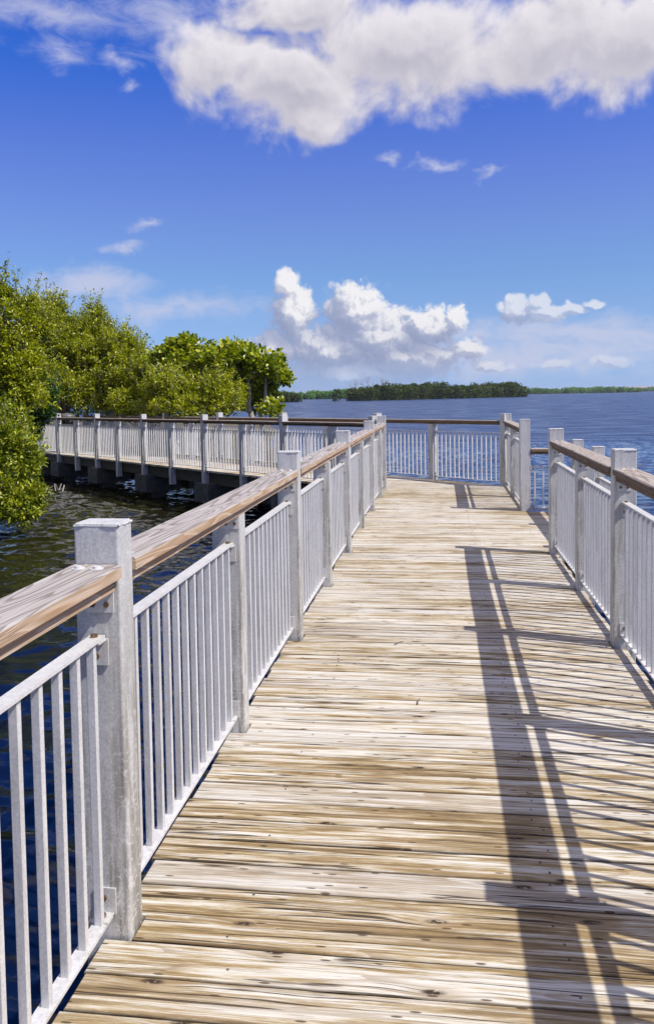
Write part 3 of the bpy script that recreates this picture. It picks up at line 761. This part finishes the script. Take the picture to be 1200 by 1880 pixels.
# ------------------------------------------------------------------ trees
def frame(d):
    a = np.where(np.abs(d[:, 2:3]) < .9, np.array([[0, 0, 1.]]), np.array([[1., 0, 0]]))
    x = np.cross(a, d); x /= np.linalg.norm(x, axis=1, keepdims=True)+1e-9
    return x, np.cross(d, x)
def leaves(P, D, L, Wd, rng, fold=.35, rnd=False):
    """one folded leaf per point: two quads sharing the midrib"""
    n = len(P); x, up = frame(D)
    a = rng.uniform(-.9, .9, n)[:, None]; xs = x*np.cos(a)+up*np.sin(a); us = -x*np.sin(a)+up*np.cos(a)
    L = L[:, None]; Wd = Wd[:, None]
    base = P; tip = P+D*L-us*L*.12
    if rnd: q = (.12, .5, .92)
    else: q = (.25, .55, .8)
    l1 = P+D*L*q[0]*1.3+xs*Wd*(.42 if not rnd else .40)+us*Wd*fold*.4; l2 = P+D*L*q[2]*.9+xs*Wd*.34+us*Wd*fold*.3
    r1 = P+D*L*q[0]*1.3-xs*Wd*(.42 if not rnd else .40)+us*Wd*fold*.4; r2 = P+D*L*q[2]*.9-xs*Wd*.34+us*Wd*fold*.3
    V = np.stack([base, l1, l2, tip, r2, r1], 1).reshape(-1, 3)
    i = np.arange(n)[:, None]*6
    Q = np.concatenate([i+np.array([[0, 1, 2, 3]]), i+np.array([[0, 3, 4, 5]])], 0)
    return V, Q
def unit(v): return v/(np.linalg.norm(v, axis=1, keepdims=True)+1e-9)
def tree(name, label, cat, base, env, seed, nclump, twigs, per, leaf, mat, bark='bark', group=None, trunk_r=.10, trunks=None, csize=.55, rnd=False, shell=.45):
    """env: ellipsoids (x,y,z,rx,ry,rz) in world space; clumps fill them, every clump is fed by a limb"""
    rng = np.random.default_rng(seed); rr = random.Random(seed)
    env = np.array(env, float); vol = env[:, 3]*env[:, 4]*env[:, 5]
    pick = np.concatenate([np.repeat(np.arange(len(env)), 2), rng.choice(len(env), nclump, p=vol**.7/np.sum(vol**.7))]); nclump = len(pick)
    d = unit(rng.normal(size=(nclump, 3))); rad = (shell+(1-shell)*rng.random(nclump))[:, None]
    C = env[pick, :3]+d*rad*env[pick, 3:]
    ok = C[:, 2] > WZ+.15; C = C[ok]; pick = pick[ok]
    b = MB(); base = Vector(base)
    cen = Vector(env[:, :3].mean(0))
    stems = trunks or [cen]
    tr = []
    for k, top in enumerate(stems):
        top = Vector(top); path = []; rad_ = []
        st = base+Vector((rr.uniform(-.15, .15), rr.uniform(-.15, .15), 0))*(1 if len(stems) > 1 else 0)
        for i in range(8):
            f = i/7; p = st.lerp(top, f)+Vector((rr.uniform(-1, 1), rr.uniform(-1, 1), rr.uniform(-.3, .3)))*(.11*math.sin(math.pi*f)*max(1., (top-st).length/2.5))
            path.append(p); rad_.append(trunk_r*(1-.68*f))
        b.tube(path, rad_, 7); tr += path[2:]
    tb = np.array([list(p) for p in tr])
    for c in C:
        k = np.argmin(np.linalg.norm(tb-c, axis=1)+rng.uniform(0, .5, len(tb))); s = Vector(tb[k]); e = Vector(c)
        mid = s.lerp(e, .5)+Vector((rr.uniform(-.15, .15), rr.uniform(-.15, .15), rr.uniform(-.05, .2)))*(e-s).length*.5
        L = (e-s).length; r0 = min(.04, .010+.012*L)
        b.tube([s, s.lerp(mid, .5)+Vector((0, 0, .04*L)), mid, mid.lerp(e, .55), e], [r0, r0*.85, r0*.7, r0*.5, .004], 5)
    Ps, Ds = [], []
    for c, pk in zip(C, pick):
        sc = csize*rng.uniform(.6, 1.25)*(.6 if env[pk, 3] < .25 else 1); T = int(twigs*rng.uniform(.6, 1.3))
        dd = unit(rng.normal(size=(T, 3))+np.array([0, 0, .25])); out_ = unit((c-np.array(cen))[None, :]+1e-6)
        dd = unit(dd+out_*.35)
        ends = c+dd*(sc*rng.uniform(.35, 1.0, T))[:, None]*np.array([1, 1, .8])
        for e in ends[:max(3, T//4)]: b.tube([c, (c+e)/2+rng.normal(size=3)*.03, e], [.006, .0045, .003], 3)
        n = T*per
        P = np.repeat(ends, per, 0)+rng.normal(size=(n, 3))*leaf*.45
        D = unit(rng.normal(size=(n, 3))*.75+np.repeat(dd, per, 0)*.7+np.array([0, 0, .35]))
        Ps.append(P); Ds.append(D)
    if not rnd:                                  # loose upright shoots break the outline
        zmid = np.percentile(C[:, 2], 45)
        for c in C[C[:, 2] > zmid]:
            for _ in range(rng.integers(1, 4)):
                o_ = unit((c-np.array(cen))[None, :]+1e-6)[0]
                dr = unit((o_*.55+np.array([0, 0, .9])+rng.normal(size=3)*.35)[None, :])[0]; Ls = rng.uniform(.45, 1.0)*min(1.0, csize*2.2)
                e = c+dr*Ls; b.tube([c, c+dr*Ls*.55+rng.normal(size=3)*.03, e], [.009, .006, .003], 3)
                k = int(rng.integers(26, 44)); f = rng.random(k)**.8
                Ps.append(c+dr*(Ls*f)[:, None]+rng.normal(size=(k, 3))*leaf*(.9-.55*f)[:, None]*1.1)
                Ds.append(unit(rng.normal(size=(k, 3))*.8+dr*.9))
    P = np.concatenate(Ps); D = np.concatenate(Ds); ok = P[:, 2] > WZ+.03; P, D = P[ok], D[ok]
    L = leaf*rng.uniform(.65, 1.25, len(P)); V, Q = leaves(P, D, L, L*(.95 if rnd else .52), rng, rnd=rnd)
    root = bpy.data.objects.new(name, None); COL.objects.link(root); root.location = base; tag(root, label, cat, group)
    off = np.array(list(base))
    b.v = [(x-off[0], y-off[1], z-off[2]) for x, y, z in b.v]
    obj('trunk', b.mesh('trunk', M[bark], True), root)
    obj('crown', fastmesh('crown', V-off, Q, M[mat]), root)
    return root
def cw(x, y, d):                               # measured bearing and height -> place in the world
    X = (x-600)/1545*d; z = CAMZ-(y-725.4+.0159*(x-600))/1545*d
    cy, sy = math.cos(YAW), math.sin(YAW)
    return (X*cy-d*sy, X*sy+d*cy, z)
def el(x, y, d, rx, ry, rd): return (*cw(x, y, d), rx*d/1545, rd, ry*d/1545)
tree('mangrove_tree', 'tall mangrove tree at the left edge, its lit crown rising above the water', 'tree', (*cw(-35, 900, 17.5)[:2], WZ+.1),
     [el(-25, 615, 17.2, 66, 80, 1.0), el(25, 655, 17.2, 58, 62, 1.0), el(-30, 700, 17.2, 90, 70, 1.2), el(55, 615, 17.6, 28, 30, .4), el(45, 700, 17, 42, 50, .7), el(0, 535, 17.2, 9, 26, .3), el(26, 565, 17.2, 9, 22, .3), el(58, 570, 17.5, 8, 22, .3), el(14, 550, 17.2, 7, 24, .25), el(44, 578, 17.3, 7, 22, .25), el(78, 600, 17.6, 7, 20, .25)], 11, 112, 38, 9, .074, 'mangrove', 'bark_dark', trunk_r=.11,
     trunks=[cw(-10, 600, 17.3), cw(35, 630, 17.3), cw(-60, 650, 17.3)], csize=.38)
tree('mangrove_bush', 'low bright green mangrove bush overhanging the water at the left edge', 'bush', (*cw(-40, 900, 16.0)[:2], WZ+.05),
     [el(-15, 820, 15.8, 62, 50, .8), el(-5, 880, 15.4, 60, 60, .7), el(-20, 930, 15.2, 70, 30, .6), el(34, 915, 15.3, 30, 30, .4), el(0, 775, 16.3, 40, 30, .6), el(14, 840, 15.8, 40, 40, .6)], 12, 92, 40, 9, .078, 'mangrove_lush', 'bark_dark', trunk_r=.07,
     trunks=[cw(-10, 830, 15.9), cw(12, 880, 15.6), cw(-40, 860, 15.6)], csize=.36)
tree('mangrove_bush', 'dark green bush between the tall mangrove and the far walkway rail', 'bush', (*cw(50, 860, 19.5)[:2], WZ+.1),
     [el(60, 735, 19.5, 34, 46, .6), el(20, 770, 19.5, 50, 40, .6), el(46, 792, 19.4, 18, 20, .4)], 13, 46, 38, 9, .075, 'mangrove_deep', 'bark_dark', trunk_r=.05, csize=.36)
G = 'mangroves growing behind the far walkway'
tree('mangrove_tree', 'mangrove tree with bushy top just right of the tallest crown, behind the far walkway', 'tree', (*cw(120, 800, 28.5)[:2], -.3),
     [el(105, 640, 28, 52, 52, 1.2), el(75, 650, 27, 45, 60, 1.0), el(140, 660, 28.5, 46, 58, 1.2), el(150, 615, 28.5, 16, 24, .4), el(95, 590, 28, 20, 24, .5), el(60, 700, 27, 50, 40, 1.0), el(104, 578, 28, 7, 20, .3), el(130, 598, 28, 7, 18, .3), el(72, 585, 27, 8, 22, .3), el(118, 572, 28, 6, 18, .25), el(88, 572, 28, 6, 18, .25)], 14, 120, 34, 8, .092, 'mangrove', 'bark_dark', G, .12,
     [cw(95, 640, 28), cw(140, 650, 28.5), cw(110, 680, 28)], csize=.48)
tree('mangrove_tree', 'mangrove tree with a single pointed leader against the sky behind the far walkway', 'tree', (*cw(200, 790, 29)[:2], -.3),
     [el(185, 650, 29, 42, 58, 1.2), el(182, 602, 29, 15, 22, .35), el(225, 680, 28.5, 40, 46, 1.1), el(205, 720, 28, 60, 34, 1.2), el(150, 720, 27.6, 40, 30, .9), el(176, 592, 29, 6, 18, .25), el(198, 612, 29, 6, 18, .25), el(215, 630, 28.6, 6, 18, .25), el(182, 584, 29, 7, 20, .25), el(170, 605, 29, 6, 18, .25), el(230, 636, 28.6, 6, 16, .25)], 15, 105, 34, 8, .092, 'mangrove', 'bark', G, .12,
     [cw(185, 640, 29), cw(225, 680, 29), cw(170, 690, 29)], csize=.46)
tree('mangrove_tree', 'lower mangrove tree sloping down towards the sea grapes behind the far walkway', 'tree', (*cw(265, 790, 28)[:2], -.3),
     [el(238, 655, 28, 20, 26, .5), el(260, 695, 27.5, 46, 34, 1.1), el(290, 715, 27, 50, 34, 1.1), el(255, 735, 26.5, 70, 24, 1.0), el(234, 634, 28, 6, 16, .25), el(252, 655, 28, 6, 14, .25), el(275, 675, 27.5, 6, 14, .25), el(242, 640, 28, 6, 16, .25), el(264, 664, 27.5, 6, 14, .25)], 16, 90, 34, 8, .092, 'mangrove', 'bark', G, .10,
     [cw(240, 670, 28), cw(280, 700, 27.5)], csize=.42)
tree('mangrove_bush', 'dense olive green thicket in front of the sea grapes, just behind the far rail', 'bush', (*cw(350, 800, 24.5)[:2], -.25),
     [el(330, 715, 24.6, 60, 34, .9), el(395, 725, 24.2, 60, 30, .8), el(360, 745, 24, 80, 20, .7), el(300, 740, 24.6, 50, 24, .8), el(425, 748, 23.8, 34, 18, .6)], 17, 95, 34, 8, .082, 'mangrove', 'bark', None, .08,
     [cw(330, 720, 24.6), cw(400, 725, 24.2), cw(440, 740, 24)], csize=.36)
tree('sea_grape_tree', 'round leaved sea grape tree, left of the two, with a domed top', 'tree', (*cw(350, 790, 26)[:2], -.25),
     [el(348, 655, 26, 40, 26, .9), el(320, 675, 26, 34, 28, .8), el(375, 680, 26, 40, 36, .9), el(345, 640, 26, 20, 14, .4)], 18, 60, 16, 7, .135, 'grape', 'bark', 'sea grape trees', .11,
     [cw(345, 655, 26), cw(375, 670, 26)], csize=.44, rnd=True)
tree('sea_grape_tree', 'sea grape tree with a pale crooked trunk beside the open water', 'tree', (*cw(472, 780, 24.5)[:2], -.35),
     [el(445, 658, 25, 44, 22, .8), el(412, 682, 25, 40, 34, .8), el(490, 680, 25, 34, 22, .8), el(440, 705, 25.3, 40, 26, .5), el(512, 688, 25, 14, 20, .4), el(480, 722, 25.6, 30, 22, .5), el(492, 748, 24.6, 16, 12, .4)], 19, 66, 15, 7, .135, 'grape', 'bark', 'sea grape trees', .11,
     [cw(458, 700, 24.7), cw(440, 665, 25), cw(490, 685, 25)], csize=.42, rnd=True)
# second row that closes the wood behind
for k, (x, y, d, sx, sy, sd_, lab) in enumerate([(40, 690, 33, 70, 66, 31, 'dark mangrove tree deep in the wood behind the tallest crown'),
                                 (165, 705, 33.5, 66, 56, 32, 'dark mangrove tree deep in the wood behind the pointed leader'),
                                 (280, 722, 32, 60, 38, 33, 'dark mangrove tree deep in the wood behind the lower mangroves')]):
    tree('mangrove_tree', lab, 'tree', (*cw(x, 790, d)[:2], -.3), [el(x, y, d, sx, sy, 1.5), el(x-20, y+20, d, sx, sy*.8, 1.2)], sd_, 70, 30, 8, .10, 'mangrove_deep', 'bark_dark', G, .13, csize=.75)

def copy_thing(src, loc, rz, sc, label):
    c = src.copy(); COL.objects.link(c); c.location = loc; c.rotation_euler = (0, 0, rz); c.scale = (sc, sc, sc); c['label'] = label
    c['group'] = 'mangroves along the left shore'
    for ch in src.children:
        d = ch.copy(); COL.objects.link(d); d.parent = c
SRC = [o for o in COL.objects if o.name.startswith('mangrove_tree')]
for k, (x, y, si, rz, sc, lab) in enumerate([(-14.6, 6.5, 1, 1.0, 1.0, 'mangrove tree on the left shore nearest the camera'), (-14.4, 11.0, 2, 2.2, .95, 'mangrove tree second from the camera along the left shore'),
                                            (-15.2, 15.5, 3, 4.0, 1.15, 'mangrove tree midway along the left shore'), (-15.0, 20.0, 1, 3.1, 1.05, 'mangrove tree on the left shore close to the far walkway'),
                                            (-19.5, 9.0, 2, 5.1, 1.2, 'taller mangrove tree behind the first row on the left shore'), (-20.0, 17.5, 1, .4, 1.2, 'broad mangrove tree behind the first row on the left shore')]):
    copy_thing(SRC[si], (x, y, -.35), rz, sc, lab)

# ------------------------------------------------------------------ far woods
def wood(name, label, pts, depth, h, nl, cards, size, mat, seed, lump=(2.0, 3.6), taper=True):
    rng = np.random.default_rng(seed)
    p0, p1 = np.array(pts[0], float), np.array(pts[1], float); u = (p1-p0)/np.linalg.norm(p1-p0); n = np.array([-u[1], u[0]])
    Vs, Qs = [], []; o = 0
    f = rng.random(nl); tt = rng.random(nl)
    prof = (np.minimum(1, np.minimum(f, 1-f)*20+.45) if taper else np.ones(nl))
    prof = prof*(.82+.18*np.sin(f*19+seed)*np.sin(f*7.3+1.3)+.10*rng.normal(size=nl)*.6)
    P0 = p0+(p1-p0)*f[:, None]+n*((tt-.5)*depth)[:, None]
    rad = rng.uniform(*lump, nl)*np.clip(prof+.1, .5, 1.1)
    top = np.clip(h*prof*rng.uniform(.62, 1.0, nl), 1.2, None)
    for i in range(nl):
        m = int(cards*rng.uniform(.7, 1.3)); zc = max(top[i]-rad[i]*.7, rad[i]*.2)
        d = unit(rng.normal(size=(m, 3))); d[:, 2] = np.abs(d[:, 2])*np.sign(rng.random(m)-.22)
        p = np.array([P0[i, 0], P0[i, 1], WZ+zc])+d*rad[i]*np.array([1, 1, .85])*rng.uniform(.75, 1.06, m)[:, None]
        low = rng.random(m) < .30                        # skirts hang down to the water
        p[low, 2] = WZ+rng.random(low.sum())*zc
        p[:, 2] = np.maximum(p[:, 2], WZ+.05)
        D = unit(d+rng.normal(size=(m, 3))*.8); x, up = frame(D); s = (size*rng.uniform(.5, 1.3, m))[:, None]
        V = np.stack([p-x*s*.5, p+D*s*.5, p+x*s*.5, p-up*s*.3-D*s*.4], 1).reshape(-1, 3)
        Vs.append(V); Qs.append(np.arange(m)[:, None]*4+np.array([[0, 1, 2, 3]])+o); o += m*4
    ob = obj(name, fastmesh(name, np.concatenate(Vs), np.concatenate(Qs), M[mat]))
    tag(ob, label, 'mangroves', kind='stuff'); return ob
def wpt(x, d): return cw(x, 700, d)[:2]
wood('mangrove_island', 'dark green mangrove island in the middle of the bay', (wpt(632, 338), wpt(948, 440)), 16, 7.6, 300, 300, .75, 'wood_far', 41, (1.6, 4.4))
wood('mangrove_spit', 'olive mangrove spit just right of the sea grape tree', (wpt(430, 330), wpt(545, 335)), 14, 4.2, 100, 240, .75, 'wood_far', 42, (1.6, 2.8))
wood('far_shore_woods', 'distant green wooded shore between the spit and the island', (wpt(420, 520), wpt(680, 560)), 20, 5.9, 240, 170, 1.0, 'wood_far2', 43, taper=False)
wood('far_shore_woods', 'long low wooded shore on the horizon right of the island', (wpt(900, 900), wpt(1162, 1000)), 30, 7.2, 300, 130, 1.6, 'wood_far2', 44, (3, 5.0))
wood('far_shore_woods', 'farthest wooded shore at the right edge below the bare hill', (wpt(1120, 1400), wpt(1420, 1500)), 30, 8.5, 260, 110, 2.2, 'wood_far2', 45, (4, 6.5), False)
def bare_tree(x, y, d, h, seed, lab):
    rr = random.Random(seed); b = MB()
    def grow(p, dr, L, r, lv):
        q = p+dr*L; b.tube([p, p.lerp(q, .5)+Vector((rr.uniform(-1, 1), rr.uniform(-1, 1), 0))*L*.08, q], [r, r*.8, r*.6], 4)
        if lv:
            for _ in range(3 if lv > 1 else 4):
                nd = (dr+Vector((rr.uniform(-1, 1), rr.uniform(-1, 1), rr.uniform(-.2, .7)))*.75).normalized(); grow(q, nd, L*rr.uniform(.6, .85), r*.6, lv-1)
    grow(Vector((0, 0, 0)), Vector((rr.uniform(-.1, .1), 0, 1)), h*.42, .16, 4)
    px_, py_ = wpt(x, d)
    root = bpy.data.objects.new('bare_tree', None); COL.objects.link(root); root.location = (px_, py_, WZ)
    tag(root, lab, 'tree', 'leafless trees on the island'); obj('trunk', b.mesh('trunk', M['bare']), root)
bare_tree(655, 720, 345, 7.0, 3, 'leftmost leafless grey tree standing over the island crowns')
bare_tree(678, 720, 350, 7.4, 5, 'middle leafless grey tree standing over the island crowns')
bare_tree(705, 720, 356, 7.2, 8, 'widest leafless grey tree, rightmost on the island')

# bare hill beyond the right shore
hx = []
p0, p1 = np.array(wpt(1095, 2700)), np.array(wpt(1420, 2900)); u = (p1-p0)/np.linalg.norm(p1-p0); n = np.array([-u[1], u[0]])
N1, N2 = 60, 10; V = []
rng = np.random.default_rng(5); ridge = np.interp(np.arange(N1), [0, 4, 10, 22, 30, 38, 46, 59], [0, 9, 14, 16, 21, 17, 20, 16])+rng.normal(size=N1)*.5
for j in range(N2):
    for i in range(N1):
        k = j/(N2-1); p = p0+(p1-p0)*i/(N1-1)+n*(k-.5)*160; hh = ridge[i]*math.sin(math.pi*k)**.8
        V.append((p[0], p[1], WZ-.5+hh+(rng.normal()*.6 if 0 < j < N2-1 else 0)))
i = (np.arange(N2-1)[:, None]*N1+np.arange(N1-1)[None, :]).ravel()
o = obj('hill', fastmesh('hill', np.array(V), np.stack([i, i+1, i+N1+1, i+N1], 1), M['hill'])); o['kind'] = 'structure'

# ------------------------------------------------------------------ small things
def rock_mesh(seed):
    rr = random.Random(seed); b = MB(); n, m_ = 9, 6; vs = []; fs = []
    ph = [rr.uniform(0, 6) for _ in range(4)]
    for j in range(m_+1):
        la = math.pi*j/m_-math.pi/2
        for i in range(n):
            lo = 2*math.pi*i/n; r = 1+.18*math.sin(2*lo+ph[0])+.15*math.sin(3*la+ph[1]+lo)+rr.uniform(-.1, .1)
            vs.append((r*math.cos(la)*math.cos(lo), r*math.cos(la)*math.sin(lo), r*.7*math.sin(la)))
    for j in range(m_):
        for i in range(n): fs.append([j*n+i, j*n+(i+1) % n, (j+1)*n+(i+1) % n, (j+1)*n+i])
    b.add(vs, fs); return b.mesh('rock', M['rock'])
RM = [rock_mesh(k) for k in range(5)]
for k in range(46):
    s = RND.uniform(5.6, 13.5); t = 3.25+RND.uniform(-.35, .5)
    if k < 16: s = 5.9+RND.uniform(-.3, .5); t = RND.uniform(3.1, 5.2)
    p = wp2(s, t); zg = float(land_h(np.array(p.x), np.array(p.y)))
    r = RND.uniform(.12, .34)
    o = obj('rock', RM[k % 5], None, (p.x, p.y, zg+r*.3), (RND.uniform(-.4, .4), RND.uniform(-.4, .4), RND.uniform(0, 6))); o.scale = (r, r*RND.uniform(.7, 1.1), r*RND.uniform(.7, 1.1))
    tag(o, 'pale grey rock on the bank behind the far railing', 'rock', 'rocks along the bank')
# driftwood under the left bush
rr = random.Random(4); b = MB()
for k in range(20):
    p = Vector((rr.uniform(-.6, .3), rr.uniform(-.3, .3), rr.uniform(-.02, .12))); q = p+Vector((rr.uniform(-.3, .3), rr.uniform(-.2, .2), rr.uniform(-.08, .16)))
    b.tube([p, (p+q)/2+Vector((rr.uniform(-.1, .1), 0, rr.uniform(0, .15))), q], [.018, .015, .007], 5)
x_, y_, _ = cw(88, 880, 21.5)
tag(obj('driftwood', b.mesh('driftwood', M['bare']), None, (x_, y_, WZ+.05)), 'tangle of bleached dead branches at the water under the far walkway', 'driftwood')
# litter bin
b = MB(); b.cyl((0, 0, .45), .23, .9, 20); 
root = bpy.data.objects.new('litter_bin', None); COL.objects.link(root)
bp = cw(124, 757, 26.4); root.location = (bp[0], bp[1], -.075); tag(root, 'dark litter bin with a domed grey lid behind the far walkway', 'bin')
obj('body', b.mesh('body', M['black']), root)
b = MB()
for k in range(20):
    a = 2*math.pi*k/20; b.box((math.cos(a)*.24, math.sin(a)*.24, .5), (.02, .02, .86))
obj('slat', b.mesh('slat', M['black']), root)['kind'] = 'stuff'
b = MB(); b.tube([(0, 0, 1.09), (0, 0, 1.12), (0, 0, 1.17), (0, 0, 1.22), (0, 0, 1.245)], [.24, .27, .24, .14, .02], 20); obj('lid', b.mesh('lid', M['lid'], True), root)
b = MB()
for k in range(4):
    a = math.pi/4+k*math.pi/2; b.box((math.cos(a)*.22, math.sin(a)*.22, 1.0), (.03, .03, .20))
obj('lid_support', b.mesh('lid_support', M['black']), root)
# blue cloth caught behind the leaves
b = MB(); n = 8; vs = []
rr = random.Random(9)
for j in range(n):
    for i in range(n): vs.append(((i/7-.5)*.17, rr.uniform(-.03, .03), (j/7-.5)*.17*(.6+.4*math.sin(i))))
fs = [[j*n+i, j*n+i+1, (j+1)*n+i+1, (j+1)*n+i] for j in range(n-1) for i in range(n-1)]
vs2 = [(x, y+.012, z) for x, y, z in vs]; b.add(vs, fs); b.add(vs2, [f[::-1] for f in fs])
p = cw(329, 758, 23.2); tag(obj('cloth', b.mesh('cloth', M['blue'], True), None, p, (0, 0, .2)), 'scrap of bright blue cloth showing between the leaves above the far rail', 'cloth')
# twigs on the deck
for (x, y, a, L, lab) in ((-.28, 5.32, .9, .09, 'tiny dark twig on the sunlit boards, farther of the two'), (-.13, 4.30, 1.45, .085, 'tiny upright twig on the sunlit boards nearer the camera')):
    b = MB(); b.tube([(-L/2, 0, .004), (0, .004, .007), (L/2, 0, .004)], [.003, .0028, .0015], 5)
    tag(obj('twig', b.mesh('twig', M['bark_dark']), None, (x, y, .002), (0, 0, a)), lab, 'twig')

# ------------------------------------------------------------------ haze over the bay
def haze():
    b = MB(); b.box((0, 1300, 10), (8600, 8600, 32)); me = b.mesh('haze', [])
    m, t, out = new_mat('pale_air'); me.materials.append(m)
    v = t.n('VolumePrincipled', Color=(0.80, 0.86, 1.0), Density=HAZE, Anisotropy=0.25)
    t.put(out.inputs['Volume'], v.outputs[0])
    o = obj('haze', me); o['kind'] = 'stuff'
HAZE = 0.00013
haze()
